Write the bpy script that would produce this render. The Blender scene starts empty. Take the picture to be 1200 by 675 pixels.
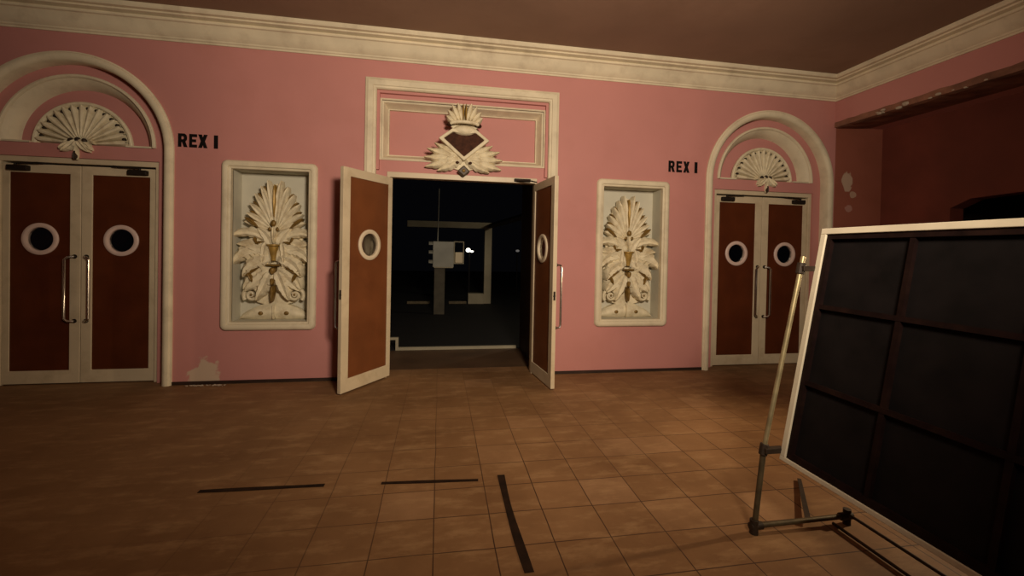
import bpy, bmesh, math, random
from mathutils import Vector, Matrix
random.seed(7)
PI = math.pi
scn = bpy.context.scene
col = scn.collection
YW = 5.05            # front face of the back wall (the camera stands at the origin, 1.5 m up)
XR = 5.30            # upper right wall / beam face
CEIL = 3.90

# ------------------------------------------------------------------ materials
def mat(name, rgb, rough=0.6, metal=0.0, var=0.12, scale=6.0, bump=0.0, spec=0.4, dirt=None, dirt_amt=0.0, dirt_scale=2.0, detail=5.0):
    m = bpy.data.materials.new(name); m.use_nodes = True
    nt = m.node_tree; N = nt.nodes; L = nt.links
    b = N['Principled BSDF']
    b.inputs['Roughness'].default_value = rough
    b.inputs['Metallic'].default_value = metal
    b.inputs['Specular IOR Level'].default_value = spec
    tc = N.new('ShaderNodeTexCoord')
    nz = N.new('ShaderNodeTexNoise'); nz.inputs['Scale'].default_value = scale; nz.inputs['Detail'].default_value = detail
    L.new(tc.outputs['Object'], nz.inputs['Vector'])
    rp = N.new('ShaderNodeValToRGB')
    lo = [c * (1 - var) for c in rgb]; hi = [min(1, c * (1 + var)) for c in rgb]
    rp.color_ramp.elements[0].color = (*lo, 1); rp.color_ramp.elements[1].color = (*hi, 1)
    rp.color_ramp.elements[0].position = 0.3; rp.color_ramp.elements[1].position = 0.7
    L.new(nz.outputs['Fac'], rp.inputs['Fac'])
    out = rp.outputs['Color']
    if dirt:
        n2 = N.new('ShaderNodeTexNoise'); n2.inputs['Scale'].default_value = dirt_scale; n2.inputs['Detail'].default_value = 9
        n2.inputs['Roughness'].default_value = 0.65
        L.new(tc.outputs['Object'], n2.inputs['Vector'])
        r2 = N.new('ShaderNodeMapRange'); r2.inputs['From Min'].default_value = 0.5; r2.inputs['From Max'].default_value = 0.75
        r2.inputs['To Max'].default_value = dirt_amt
        L.new(n2.outputs['Fac'], r2.inputs['Value'])
        mx = N.new('ShaderNodeMix'); mx.data_type = 'RGBA'
        L.new(r2.outputs['Result'], mx.inputs['Factor']); L.new(out, mx.inputs['A'])
        mx.inputs['B'].default_value = (*dirt, 1)
        out = mx.outputs['Result']
    L.new(out, b.inputs['Base Color'])
    if bump:
        bp = N.new('ShaderNodeBump'); bp.inputs['Strength'].default_value = bump; bp.inputs['Distance'].default_value = 0.01
        n3 = N.new('ShaderNodeTexNoise'); n3.inputs['Scale'].default_value = scale * 6; n3.inputs['Detail'].default_value = 6
        L.new(tc.outputs['Object'], n3.inputs['Vector'])
        L.new(n3.outputs['Fac'], bp.inputs['Height']); L.new(bp.outputs['Normal'], b.inputs['Normal'])
    m['out'] = 1
    return m

def emis(name, rgb, s):
    m = bpy.data.materials.new(name); m.use_nodes = True
    b = m.node_tree.nodes['Principled BSDF']
    b.inputs['Base Color'].default_value = (*[c * .25 for c in rgb], 1)
    b.inputs['Emission Color'].default_value = (*rgb, 1); b.inputs['Emission Strength'].default_value = s
    return m

M = {}
M['trim'] = mat('cream_painted_plaster', (.66, .57, .405), .6, var=.09, scale=3.5, bump=.1, dirt=(.30, .22, .14), dirt_amt=.5, dirt_scale=3)
M['relief'] = mat('cream_relief_plaster', (.70, .615, .43), .6, var=.12, scale=14, bump=.18, dirt=(.34, .22, .09), dirt_amt=.6, dirt_scale=9)
M['niche'] = mat('pale_niche_paint', (.55, .52, .415), .65, var=.06, scale=4)
M['gild'] = mat('tarnished_gilding', (.20, .115, .025), .45, metal=.2, var=.3, scale=18)
M['gold'] = mat('gold_paint', (.36, .22, .05), .45, metal=.2, var=.25, scale=20)
M['plaque'] = mat('brown_plaque_paint', (.052, .018, .009), .7, var=.4, scale=22, bump=.3, spec=.15)
M['bronze'] = mat('greenish_brown_paint', (.06, .038, .018), .5, var=.35, scale=30)
M['doorframe'] = mat('cream_door_enamel', (.56, .46, .315), .42, var=.08, scale=3, dirt=(.26, .18, .09), dirt_amt=.4, dirt_scale=4)
M['doorpanel'] = mat('oxblood_laminate', (.085, .020, .006), .42, var=.18, scale=3, spec=.25, dirt=(.06, .010, .004), dirt_amt=.5)
M['doorpanel_out'] = mat('brown_red_laminate', (.155, .050, .016), .42, var=.14, scale=3, spec=.25, dirt=(.10, .028, .009), dirt_amt=.6)
M['ring'] = mat('pinkish_porthole_rim', (.62, .46, .40), .4, var=.06, scale=6)
M['ringout'] = mat('cream_porthole_rim', (.60, .50, .36), .4, var=.06, scale=6)
M['chrome'] = mat('worn_chrome', (.55, .52, .50), .22, metal=1, var=.1, scale=9)
M['darkmetal'] = mat('dark_bronze_metal', (.02, .013, .009), .6, metal=.2, var=.2, spec=.2)
M['black'] = mat('black_letter_paint', (.006, .004, .0035), .7, var=.2, spec=.12)
M['base'] = mat('dark_skirting', (.028, .014, .009), .5, var=.3)
M['ceil'] = mat('brown_ceiling_paint', (.27, .165, .11), .8, var=.12, scale=1.0, bump=.05, dirt=(.22, .125, .078), dirt_amt=.6, dirt_scale=1.6)
M['tape'] = mat('dark_floor_tape', (.017, .008, .004), .7, var=.4, scale=14, spec=.15)
M['boardface'] = mat('black_board_sheet', (.0055, .004, .004), .75, var=.45, scale=7, detail=8, spec=.15, dirt=(.009, .006, .006), dirt_amt=.6, dirt_scale=5)
M['boardbar'] = mat('rusted_angle_bar', (.009, .0035, .003), .65, metal=.0, var=.35, scale=15, spec=.12, dirt=(.03, .013, .007), dirt_amt=.5, dirt_scale=8)
M['boardframe'] = mat('cream_board_edge', (.60, .53, .40), .5, var=.1, scale=6)
M['pipe'] = mat('brassy_steel_pipe', (.44, .36, .20), .38, metal=.65, var=.25, scale=14)
M['pipedark'] = mat('brown_steel_pipe', (.10, .075, .040), .5, metal=.4, var=.35, scale=14)
M['rust_and_shade'] = mat('dark_rust_and_shade', (.035, .022, .014), .6, metal=.3, var=.4, scale=14)  # rusted steel; also colours the dark stand-ins for shell holes and rod shadow
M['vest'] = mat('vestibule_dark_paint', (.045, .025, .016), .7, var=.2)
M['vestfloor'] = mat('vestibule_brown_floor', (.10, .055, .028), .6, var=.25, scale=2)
M['street'] = mat('dark_asphalt', (.0055, .0045, .0038), .8, var=.3, scale=3)
M['ext'] = mat('weathered_pale_concrete', (.34, .30, .21), .8, var=.15, scale=2)
M['extdark'] = mat('dark_concrete_post', (.085, .072, .05), .8, var=.2)
M['cab'] = mat('grey_white_metal', (.28, .27, .22), .5, var=.08)
M['lampwhite'] = emis('lamp_glow', (1, .93, .78), 3.0)
M['lampdim'] = emis('lamp_dim', (.8, .75, .7), .12)
M['lampwarm'] = emis('lit_panel', (1, .72, .38), .10)
M['dirtydust'] = mat('plaster_dust', (.40, .32, .24), .9, var=.15, scale=30)

def glass():
    m = bpy.data.materials.new('smoked_glass'); m.use_nodes = True
    b = m.node_tree.nodes['Principled BSDF']
    b.inputs['Base Color'].default_value = (.62, .62, .60, 1); b.inputs['Roughness'].default_value = .06
    b.inputs['Transmission Weight'].default_value = 1; b.inputs['IOR'].default_value = 1.25
    return m
M['glass'] = glass()

def wall_material(name, rgb, dirt):
    m = mat(name, rgb, .62, var=.05, scale=1.2, bump=.06, spec=.35, dirt=dirt, dirt_amt=.5, dirt_scale=1.1)
    nt = m.node_tree; N = nt.nodes; L = nt.links; b = N['Principled BSDF']
    src = b.inputs['Base Color'].links[0].from_socket
    geo = N.new('ShaderNodeNewGeometry')
    nz = N.new('ShaderNodeTexNoise'); nz.inputs['Scale'].default_value = 9; nz.inputs['Detail'].default_value = 5
    L.new(geo.outputs['Position'], nz.inputs['Vector'])
    cur = src
    # places where the paint has come off the plaster (centre, radius, stretch)
    for (cx, cz, rx, rz, colr) in ((-2.475, .07, .15, .24, (.55, .42, .30)), (5.52, 2.55, .10, .135, (.50, .36, .26)), (5.62, 2.37, .05, .05, (.45, .30, .21)), (5.56, 2.18, .06, .05, (.42, .22, .18))):
        v = N.new('ShaderNodeVectorMath'); v.operation = 'SUBTRACT'; L.new(geo.outputs['Position'], v.inputs[0]); v.inputs[1].default_value = (cx, YW, cz)
        w = N.new('ShaderNodeVectorMath'); w.operation = 'MULTIPLY'; L.new(v.outputs[0], w.inputs[0]); w.inputs[1].default_value = (1 / rx, 8, 1 / rz)
        ln = N.new('ShaderNodeVectorMath'); ln.operation = 'LENGTH'; L.new(w.outputs[0], ln.inputs[0])
        ad = N.new('ShaderNodeMath'); ad.operation = 'MULTIPLY_ADD'; L.new(nz.outputs['Fac'], ad.inputs[0]); ad.inputs[1].default_value = 1.6; L.new(ln.outputs['Value'], ad.inputs[2])
        mr = N.new('ShaderNodeMapRange'); mr.inputs['From Min'].default_value = 1.62; mr.inputs['From Max'].default_value = 1.74
        mr.inputs['To Min'].default_value = .9; mr.inputs['To Max'].default_value = 0
        L.new(ad.outputs[0], mr.inputs['Value'])
        mx = N.new('ShaderNodeMix'); mx.data_type = 'RGBA'
        L.new(mr.outputs['Result'], mx.inputs['Factor']); L.new(cur, mx.inputs['A']); mx.inputs['B'].default_value = (*colr, 1)
        cur = mx.outputs['Result']
    L.new(cur, b.inputs['Base Color'])
    return m
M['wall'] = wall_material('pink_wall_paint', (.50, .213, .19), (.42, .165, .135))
M['wallend'] = wall_material('reddish_wall_end', (.29, .092, .058), (.20, .06, .032))  # darker, redder tone for the end of the back wall under the beam
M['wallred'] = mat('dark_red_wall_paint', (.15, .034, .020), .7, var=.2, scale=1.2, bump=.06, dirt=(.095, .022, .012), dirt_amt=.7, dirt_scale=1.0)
M['beamedge'] = mat('crumbling_brown_plaster', (.22, .10, .062), .8, var=.35, scale=5, bump=.5)

def floor_material():
    m = bpy.data.materials.new('dirty_brown_tiles'); m.use_nodes = True
    nt = m.node_tree; N = nt.nodes; L = nt.links; b = N['Principled BSDF']
    geo = N.new('ShaderNodeNewGeometry'); sep = N.new('ShaderNodeSeparateXYZ'); L.new(geo.outputs['Position'], sep.inputs[0])
    def math_(op, a, bb=None, c=None):
        n = N.new('ShaderNodeMath'); n.operation = op
        for i, v in enumerate((a, bb, c)):
            if v is None: continue
            if isinstance(v, (int, float)): n.inputs[i].default_value = v
            else: L.new(v, n.inputs[i])
        return n.outputs[0]
    sx, sy = .309, .282
    # slight wobble of the laid rows
    wob = N.new('ShaderNodeTexNoise'); wob.inputs['Scale'].default_value = 1.3; L.new(geo.outputs['Position'], wob.inputs['Vector'])
    wx = math_('MULTIPLY_ADD', wob.outputs['Fac'], .02, -.01)
    ux = math_('DIVIDE', math_('SUBTRACT', math_('ADD', sep.outputs['X'], wx), .611 + .0), sx)
    uy = math_('DIVIDE', math_('SUBTRACT', math_('ADD', sep.outputs['Y'], wx), 2.396), sy)
    fx = math_('FLOOR', ux); fy = math_('FLOOR', uy)
    dx = math_('MULTIPLY', math_('PINGPONG', ux, .5), sx); dy = math_('MULTIPLY', math_('PINGPONG', uy, .5), sy)
    dmin = math_('MINIMUM', dx, dy)
    gr = N.new('ShaderNodeMapRange'); gr.inputs['From Min'].default_value = .0016; gr.inputs['From Max'].default_value = .0042
    gr.inputs['To Min'].default_value = 1; gr.inputs['To Max'].default_value = 0; L.new(dmin, gr.inputs['Value'])
    cmb = N.new('ShaderNodeCombineXYZ'); L.new(fx, cmb.inputs[0]); L.new(fy, cmb.inputs[1])
    wn = N.new('ShaderNodeTexWhiteNoise'); wn.noise_dimensions = '2D'; L.new(cmb.outputs[0], wn.inputs['Vector'])
    rp = N.new('ShaderNodeValToRGB'); e = rp.color_ramp.elements
    e[0].color = (.232, .122, .052, 1); e[1].color = (.33, .187, .093, 1)
    k = rp.color_ramp.elements.new(.5); k.color = (.255, .136, .059, 1)
    k = rp.color_ramp.elements.new(.86); k.color = (.275, .147, .065, 1)
    L.new(wn.outputs['Value'], rp.inputs['Fac'])
    # tile colours read less where old dirt evens the floor out
    gx0 = N.new('ShaderNodeMapRange'); gx0.inputs['From Min'].default_value = -1.4; gx0.inputs['From Max'].default_value = .2; gx0.inputs['To Min'].default_value = .1
    L.new(sep.outputs['X'], gx0.inputs['Value'])
    tm = N.new('ShaderNodeMix'); tm.data_type = 'RGBA'; tm.inputs['A'].default_value = (.235, .126, .054, 1)
    L.new(gx0.outputs['Result'], tm.inputs['Factor']); L.new(rp.outputs['Color'], tm.inputs['B'])
    # scuffed dirt
    n1 = N.new('ShaderNodeTexNoise'); n1.inputs['Scale'].default_value = 1.1; n1.inputs['Detail'].default_value = 8; n1.inputs['Roughness'].default_value = .62
    L.new(geo.outputs['Position'], n1.inputs['Vector'])
    r1 = N.new('ShaderNodeMapRange'); r1.inputs['From Min'].default_value = .35; r1.inputs['From Max'].default_value = .7; r1.inputs['To Max'].default_value = .9
    L.new(n1.outputs['Fac'], r1.inputs['Value'])
    mx = N.new('ShaderNodeMix'); mx.data_type = 'RGBA'; L.new(r1.outputs['Result'], mx.inputs['Factor']); L.new(tm.outputs['Result'], mx.inputs['A'])
    mx.inputs['B'].default_value = (.138, .066, .025, 1)
    mp = N.new('ShaderNodeMapping'); mp.inputs['Scale'].default_value = (2.0, 6.0, 1); L.new(geo.outputs['Position'], mp.inputs['Vector'])
    n2 = N.new('ShaderNodeTexNoise'); n2.inputs['Scale'].default_value = 1.6; n2.inputs['Detail'].default_value = 10; n2.inputs['Roughness'].default_value = .7
    L.new(mp.outputs[0], n2.inputs['Vector'])
    r2 = N.new('ShaderNodeMapRange'); r2.inputs['From Min'].default_value = .5; r2.inputs['From Max'].default_value = .72; r2.inputs['To Max'].default_value = .7
    L.new(n2.outputs['Fac'], r2.inputs['Value'])
    m2 = N.new('ShaderNodeMix'); m2.data_type = 'RGBA'; L.new(r2.outputs['Result'], m2.inputs['Factor']); L.new(mx.outputs['Result'], m2.inputs['A'])
    m2.inputs['B'].default_value = (.37, .225, .108, 1)
    # grout, silted up where the dirt lies thick (towards the left of the hall)
    gx = N.new('ShaderNodeMapRange'); gx.inputs['From Min'].default_value = -1.6; gx.inputs['From Max'].default_value = .2; gx.inputs['To Min'].default_value = .12; gx.inputs['To Max'].default_value = 1.35
    L.new(sep.outputs['X'], gx.inputs['Value'])
    gy = N.new('ShaderNodeMapRange'); gy.inputs['From Min'].default_value = 2.7; gy.inputs['From Max'].default_value = 4.6; gy.inputs['To Min'].default_value = 1; gy.inputs['To Max'].default_value = .3
    L.new(sep.outputs['Y'], gy.inputs['Value'])
    gf = math_('MULTIPLY', math_('MULTIPLY', gr.outputs['Result'], gx.outputs['Result']), math_('MULTIPLY', gy.outputs['Result'], math_('SUBTRACT', 1.25, n1.outputs['Fac'])))
    m3 = N.new('ShaderNodeMix'); m3.data_type = 'RGBA'; L.new(gf, m3.inputs['Factor']); L.new(m2.outputs['Result'], m3.inputs['A'])
    m3.inputs['B'].default_value = (.04, .016, .008, 1)
    L.new(m3.outputs['Result'], b.inputs['Base Color'])
    b.inputs['Roughness'].default_value = .62; b.inputs['Specular IOR Level'].default_value = .3
    bp = N.new('ShaderNodeBump'); bp.inputs['Strength'].default_value = .25; bp.inputs['Distance'].default_value = .01
    L.new(n2.outputs['Fac'], bp.inputs['Height']); L.new(bp.outputs['Normal'], b.inputs['Normal'])
    return m
M['floor'] = floor_material()

# ------------------------------------------------------------------ mesh helpers
class MB:
    def __init__(s): s.v = []; s.f = []
    def add(s, vs, fs):
        o = len(s.v); s.v += [tuple(v) for v in vs]; s.f += [tuple(i + o for i in f) for f in fs]
    def box(s, a, b):
        x0, y0, z0 = a; x1, y1, z1 = b
        s.add([(x0,y0,z0),(x1,y0,z0),(x1,y1,z0),(x0,y1,z0),(x0,y0,z1),(x1,y0,z1),(x1,y1,z1),(x0,y1,z1)],
              [(0,3,2,1),(4,5,6,7),(0,1,5,4),(1,2,6,5),(2,3,7,6),(3,0,4,7)])
    def tube(s, pts, r, n=12, caps=True):
        pts = [Vector(p) for p in pts]; rs = r if isinstance(r, (list, tuple)) else [r] * len(pts)
        rings = []; up = None
        for i, p in enumerate(pts):
            t = (pts[min(i + 1, len(pts) - 1)] - pts[max(i - 1, 0)]).normalized()
            if up is None:
                a = Vector((0, 0, 1)) if abs(t.z) < .9 else Vector((0, 1, 0))
                up = t.cross(a).normalized()
            u = (up - t * up.dot(t)).normalized(); w = t.cross(u); up = u
            rings.append([p + (u * math.cos(2*PI*k/n) + w * math.sin(2*PI*k/n)) * rs[i] for k in range(n)])
        vs = [q for g in rings for q in g]; fs = []
        for i in range(len(pts) - 1):
            for k in range(n):
                fs.append((i*n+k, i*n+(k+1)%n, (i+1)*n+(k+1)%n, (i+1)*n+k))
        if caps: fs += [tuple(range(n))[::-1], tuple((len(pts)-1)*n + k for k in range(n))]
        s.add(vs, fs)
    def plate(s, outer, holes, d0, d1, fn=lambda x, z, d: (x, d, z)):
        """flat polygon (with holes) in x,z extruded from depth d0 (front) to d1 (back)"""
        bm = bmesh.new(); edges = []
        for loop in [outer] + list(holes):
            vs = [bm.verts.new((x, 0, z)) for x, z in loop]
            for i in range(len(vs)): edges.append(bm.edges.new((vs[i], vs[(i + 1) % len(vs)])))
        bmesh.ops.triangle_fill(bm, use_beauty=True, use_dissolve=False, edges=edges)
        bm.verts.index_update(); n = len(bm.verts)
        co = [(v.co.x, v.co.z) for v in bm.verts]
        fs = [tuple(v.index for v in f.verts) for f in bm.faces]
        bd = [(e.verts[0].index, e.verts[1].index) for e in bm.edges if len(e.link_faces) == 1]
        bm.free()
        vs = [fn(x, z, d0) for x, z in co] + [fn(x, z, d1) for x, z in co]
        s.add(vs, fs + [tuple(i + n for i in f[::-1]) for f in fs] + [(a, b, b + n, a + n) for a, b in bd])
    def sweep(s, path, prof, closed=False, fn=lambda x, z, d: (x, d, z)):
        """profile [(outward offset, depth)] swept along an in-plane polyline with mitred corners; outward = right-hand side of travel"""
        n = len(path); rows = []
        for i, (x, z) in enumerate(path):
            def nrm(a, b):
                dx, dz = b[0]-a[0], b[1]-a[1]; l = math.hypot(dx, dz) or 1; return (dz/l, -dx/l)
            ns = []
            if i > 0 or closed: ns.append(nrm(path[i-1], path[i]))
            if i < n-1 or closed: ns.append(nrm(path[i], path[(i+1) % n]))
            nx, nz = sum(q[0] for q in ns)/len(ns), sum(q[1] for q in ns)/len(ns)
            l2 = nx*nx + nz*nz; nx /= l2; nz /= l2
            rows.append([fn(x + nx*u, z + nz*u, d) for u, d in prof])
        m = len(prof); vs = [q for r in rows for q in r]; fs = []
        for i in range(n if closed else n-1):
            j = (i+1) % n
            for k in range(m-1): fs.append((i*m+k, j*m+k, j*m+k+1, i*m+k+1))
        if not closed: fs += [tuple(range(m)), tuple((n-1)*m + k for k in range(m))[::-1]]
        s.add(vs, fs)
    def grid(s, g):
        r, c = len(g), len(g[0])
        s.add([p for row in g for p in row], [(i*c+j, (i+1)*c+j, (i+1)*c+j+1, i*c+j+1) for i in range(r-1) for j in range(c-1)])
    def leaf(s, bx, bz, ang, L, W, d=0, h=.03, back=.05, bend=0, lobes=0, ser=.3, curl=0, shape='leaf', n=22, rib=.55):
        """a relief leaf lying on depth d, raised h towards the viewer (negative depth), skirted down to depth back"""
        x, z = bx, bz; g = []
        for i in range(n + 1):
            t = i / n; a = math.radians(ang + bend * t)
            if i: x += L / n * math.sin(a); z += L / n * math.cos(a)
            if shape == 'leaf': w = math.sin(PI * (0.12 + .88 * t) ** .8) ** .75 if t < .995 else .05
            elif shape == 'flute': w = (.16 + .84 * t ** .9) if t < .86 else (.16 + .84 * t ** .9) * math.sqrt(max(0.0, 1 - ((t - .86) / .142) ** 2))
            else: w = math.sin(PI * (0.06 + .93 * t) ** 1.5) ** .8 * .98 + .02       # 'drop'
            w = max(w, .04) * W / 2
            if lobes: w *= 1 - ser * (1 - ((t * lobes) % 1.0)) ** 1.2 if 0.04 < t < .97 else 1
            env = min(1, t * 6 + .3) * (1 if shape == 'flute' else min(1, (1 - t) * 5 + .25))
            row = [None] * 7
            for j, (sj, pj) in enumerate(((-1, None), (-1, 0), (-.5, 1), (0, rib), (.5, 1), (1, 0), (1, None))):
                dd = back if pj is None else d - h * pj * env - curl * t ** 2.5
                row[j] = (x + math.cos(a) * w * sj, dd, z - math.sin(a) * w * sj)
            g.append(row)
        s.grid(g)
        k = len(s.v); s.add([g[0][1], g[0][0], g[0][6], g[0][5], g[0][3], g[-1][1], g[-1][0], g[-1][6], g[-1][5], g[-1][3]], [(0, 1, 2, 3), (5, 8, 7, 6)])
    def ball(s, c, r, nu=14, nv=9, sc=(1, 1, 1)):
        g = []
        for i in range(nv + 1):
            th = PI * i / nv
            g.append([(c[0] + r*sc[0]*math.sin(th)*math.cos(2*PI*j/nu), c[1] + r*sc[1]*math.sin(th)*math.sin(2*PI*j/nu), c[2] + r*sc[2]*math.cos(th)) for j in range(nu + 1)])
        s.grid(g)
    def build(s, name, m, parent=None, bevel=0, smooth=35):
        me = bpy.data.meshes.new(name); me.from_pydata(s.v, [], s.f)
        bm = bmesh.new(); bm.from_mesh(me)
        bmesh.ops.remove_doubles(bm, verts=bm.verts, dist=1e-5)
        bmesh.ops.recalc_face_normals(bm, faces=bm.faces)
        bm.to_mesh(me); bm.free()
        me.materials.append(m)
        if smooth:
            for p in me.polygons: p.use_smooth = True
            me.set_sharp_from_angle(angle=math.radians(smooth))
        o = bpy.data.objects.new(name, me); col.objects.link(o)
        if bevel:
            bv = o.modifiers.new('edge', 'BEVEL'); bv.width = bevel; bv.segments = 2; bv.limit_method = 'ANGLE'; bv.angle_limit = math.radians(40)
        if parent is not None: o.parent = parent
        return o

def thing(name, label, cat, loc=(0, 0, 0), rz=0, group=None):
    o = bpy.data.objects.new(name, None); col.objects.link(o); o.location = loc; o.rotation_euler = (0, 0, rz)
    o.empty_display_size = .1
    o['label'] = label; o['category'] = cat
    if group: o['group'] = group
    return o
def tag(o, label, cat, group=None, kind=None):
    o['label'] = label; o['category'] = cat
    if group: o['group'] = group
    if kind: o['kind'] = kind
    return o
def struct(o, label=None, cat=None):
    o['kind'] = 'structure'
    if label: o['label'] = label
    if cat: o['category'] = cat
    return o
def copy_tree(o, parent=None):
    c = o.copy(); col.objects.link(c)
    if parent is not None: c.parent = parent
    for ch in [q for q in bpy.data.objects if q.parent == o]: copy_tree(ch, c)
    return c
def rect(x0, z0, x1, z1): return [(x0, z0), (x1, z0), (x1, z1), (x0, z1)]
def arch_pts(cx, zs, r, z0=0, n=48):
    """from bottom left, up, over the semicircle and down to bottom right"""
    return [(cx - r, z0)] + [(cx - r*math.cos(PI*i/n), zs + r*math.sin(PI*i/n)) for i in range(n + 1)] + [(cx + r, z0)]
def circ(cx, cz, r, n=40): return [(cx + r*math.cos(2*PI*i/n), cz + r*math.sin(2*PI*i/n)) for i in range(n)]
def rrect(x0, z0, x1, z1, r, n=6):
    pts = []
    for cx, cz, a0 in ((x1-r, z0+r, -90), (x1-r, z1-r, 0), (x0+r, z1-r, 90), (x0+r, z0+r, 180)):
        for i in range(n + 1):
            a = math.radians(a0 + 90*i/n); pts.append((cx + r*math.cos(a), cz + r*math.sin(a)))
    return pts          # counter-clockwise
WF = lambda x, z, d: (x, YW + d, z)

# ------------------------------------------------------------------ layout numbers (metres)
CL, CR, ZS, RO = -3.735, 4.335, 2.475, .955       # arch centres, spring line, outer radius of the moulding
AW = .095                                          # width of the arch moulding
CM = .268                                          # centre of the middle doorway
NL, NR = -1.837, 2.386                             # niche centres
NZ0, NZ1, NHW = .575, 2.418, .485
NF = .092                                          # niche frame width
XL, YF = -6.4, -3.6                                # left wall, wall behind the camera
XO = 6.08                                          # recessed part of the right wall

# ------------------------------------------------------------------ room shell
mb = MB(); mb.box((XL, YF, -.1), (XO, 5.42, 0)); struct(mb.build('floor', M['floor'], smooth=0), 'dirty brown tiled floor of the lobby', 'floor')
mb = MB(); mb.box((XL, YF, CEIL), (XR + .3, YW + .4, CEIL + .1)); struct(mb.build('ceiling', M['ceil'], smooth=0), 'stained brown flat ceiling', 'ceiling')

mb = MB()
RI = RO - AW * .6
holes = [arch_pts(CL, ZS, RI, -.0), arch_pts(CR, ZS, RI, -.0), rect(CM - 1.005, 0, CM + 1.005, 3.32)]
outer = [(XL, 0), (CL - RI, 0)] + arch_pts(CL, ZS, RI)[1:-1] + [(CL + RI, 0), (CM - 1.01, 0), (CM - 1.01, 3.315), (CM + 1.01, 3.315), (CM + 1.01, 0), (CR - RI, 0)] + arch_pts(CR, ZS, RI)[1:-1] + [(CR + RI, 0), (XR + .02, 0), (XR + .02, CEIL), (XL, CEIL)]
nh = [rect(c - NHW + NF*.6, NZ0 + NF*.6, c + NHW - NF*.6, NZ1 - NF*.6) for c in (NL, NR)]
mb.plate(outer, nh, 0, .32, WF)
struct(mb.build('wall_back', M['wall'], smooth=0), 'pink painted back wall with arches, niches and middle doorway', 'wall')

mb = MB(); mb.box((XR + .02, YW, 0), (XO + .2, YW + .3, 3.35)); struct(mb.build('wall_back_recess', M['wallend'], smooth=0), 'reddish end of the back wall under the beam, with peeled patches', 'wall')
# skirting: thin dark strip at the foot of the back wall, between the openings
for i, (a, b) in enumerate(((XL, CL - RO), (CL + RO, CM - 1.13), (CM + 1.13, CR - RO), (CR + RO, XO))):
    mb = MB(); mb.box((a, YW - .012, 0), (b, YW - .0005, .035))
    struct(mb.build(('baseboard_left', 'baseboard_middle_left', 'baseboard_middle_right', 'baseboard_right')[i], M['base'], smooth=0), 'thin dark baseboard along the pink wall', 'baseboard')

mb = MB(); mb.box((XL - .15, YF, 0), (XL, YW + .4, CEIL)); struct(mb.build('wall_left', M['wall'], smooth=0), 'pink side wall out on the left', 'wall')
mb = MB(); mb.box((XL, YF - .15, 0), (XO, YF, CEIL)); struct(mb.build('wall_front', M['wall'], smooth=0), 'pink wall behind the viewer', 'wall')

# right side: upper wall carried by a beam, recessed dark red wall below with an opening
mb = MB(); mb.box((XR, YF, 3.30), (XO + .2, YW, CEIL)); struct(mb.build('wall_right_upper', M['wall'], smooth=0), 'pink upper right wall above the crumbling beam edge', 'wall')
g = MB(); n = 90
edge = [(YW - .002 - i * (YW - YF) / n) for i in range(n + 1)]
rnd = [random.uniform(-.008, .008) for _ in edge]
rows = []
for y, q in zip(edge, rnd):
    rows.append([(XR - .004, y, 3.345 + q), (XR - .010, y, 3.31 + q*.6), (XR - .006 + q, y, 3.272 + q*.5), (XR + .05, y, 3.266 + q), (XR + .4, y, 3.285), (XO, y, 3.318)])
g.grid(rows)
o = struct(g.build('trim_beam_edge', M['beamedge'], smooth=0), 'crumbling brown plaster edge of the right hand beam', 'beam')
for k in range(16):
    y = YW - .55 - random.random() ** 1.3 * 1.1; mb = MB()
    mb.ball((XR - .004 + random.uniform(-.01, .02), y, 3.285 + random.uniform(-.015, .02)), random.uniform(.012, .03), 7, 5, (1, 1.5, .7)); mb.build('plaster_chip', M['dirtydust'], o, smooth=0)

op = [(YF + .01, 0), (4.21, 0), (4.21, 2.10), (4.02, 2.215), (3.6, 2.235), (1.2, 2.25), (1.2, 2.6), (YF + .01, 2.6)]
mb = MB(); mb.plate([(4.22, 0), (YW, 0), (YW, 3.33), (YF, 3.33), (YF, 0), (.8, 0), (.8, 2.25), (3.6, 2.235), (4.02, 2.215), (4.22, 2.12)], [], XO, XO + .2, lambda y, z, d: (d, y, z))
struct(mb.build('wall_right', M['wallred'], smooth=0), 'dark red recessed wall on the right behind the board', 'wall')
mb = MB(); mb.box((XO + 1.8, .4, 0), (XO + 1.9, 5.0, 2.6)); mb.box((XO + .2, .4, -.05), (XO + 1.9, 5, 0)); mb.box((XO + .2, .4, 2.6), (XO + 1.9, 5, 2.65)); mb.box((XO + .2, 4.9, 0), (XO + 1.8, 5.0, 2.6)); mb.box((XO + .2, .4, 0), (XO + 1.8, .5, 2.6))
struct(mb.build('wall_side_passage', M['vest'], smooth=0), 'dark passage seen through the opening in the right wall', 'wall')

# cornice: (projection, drop below the ceiling)
prof = [(0, .275), (.014, .275), (.018, .258), (.03, .25), (.034, .236), (.06, .215), (.085, .175), (.105, .135), (.118, .118), (.135, .112), (.135, .098), (.118, .092), (.118, .078), (.17, .066), (.17, .05), (.205, .045), (.215, .03), (.215, .0), (0, 0)]
def cornice(name, path, label):
    mb = MB(); n = len(path)
    rows = [[(p[0] + p[2]*u, p[1] + p[3]*u, CEIL - .001 - dz) for u, dz in prof] for p in path]
    mb.grid(rows); struct(mb.build(name, M['trim'], smooth=30), label, 'cornice')
cornice('trim_1', [(XL + (XR - XL) * i / 8, YW, (-1 if i == 8 else 0), -1) for i in range(9)], 'cream moulded cornice along the back wall')
cornice('trim_2', [(XR, YW - (YW - YF) * i / 6, -1, (-1 if i == 0 else 0)) for i in range(7)], 'cream moulded cornice along the right wall')

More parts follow.
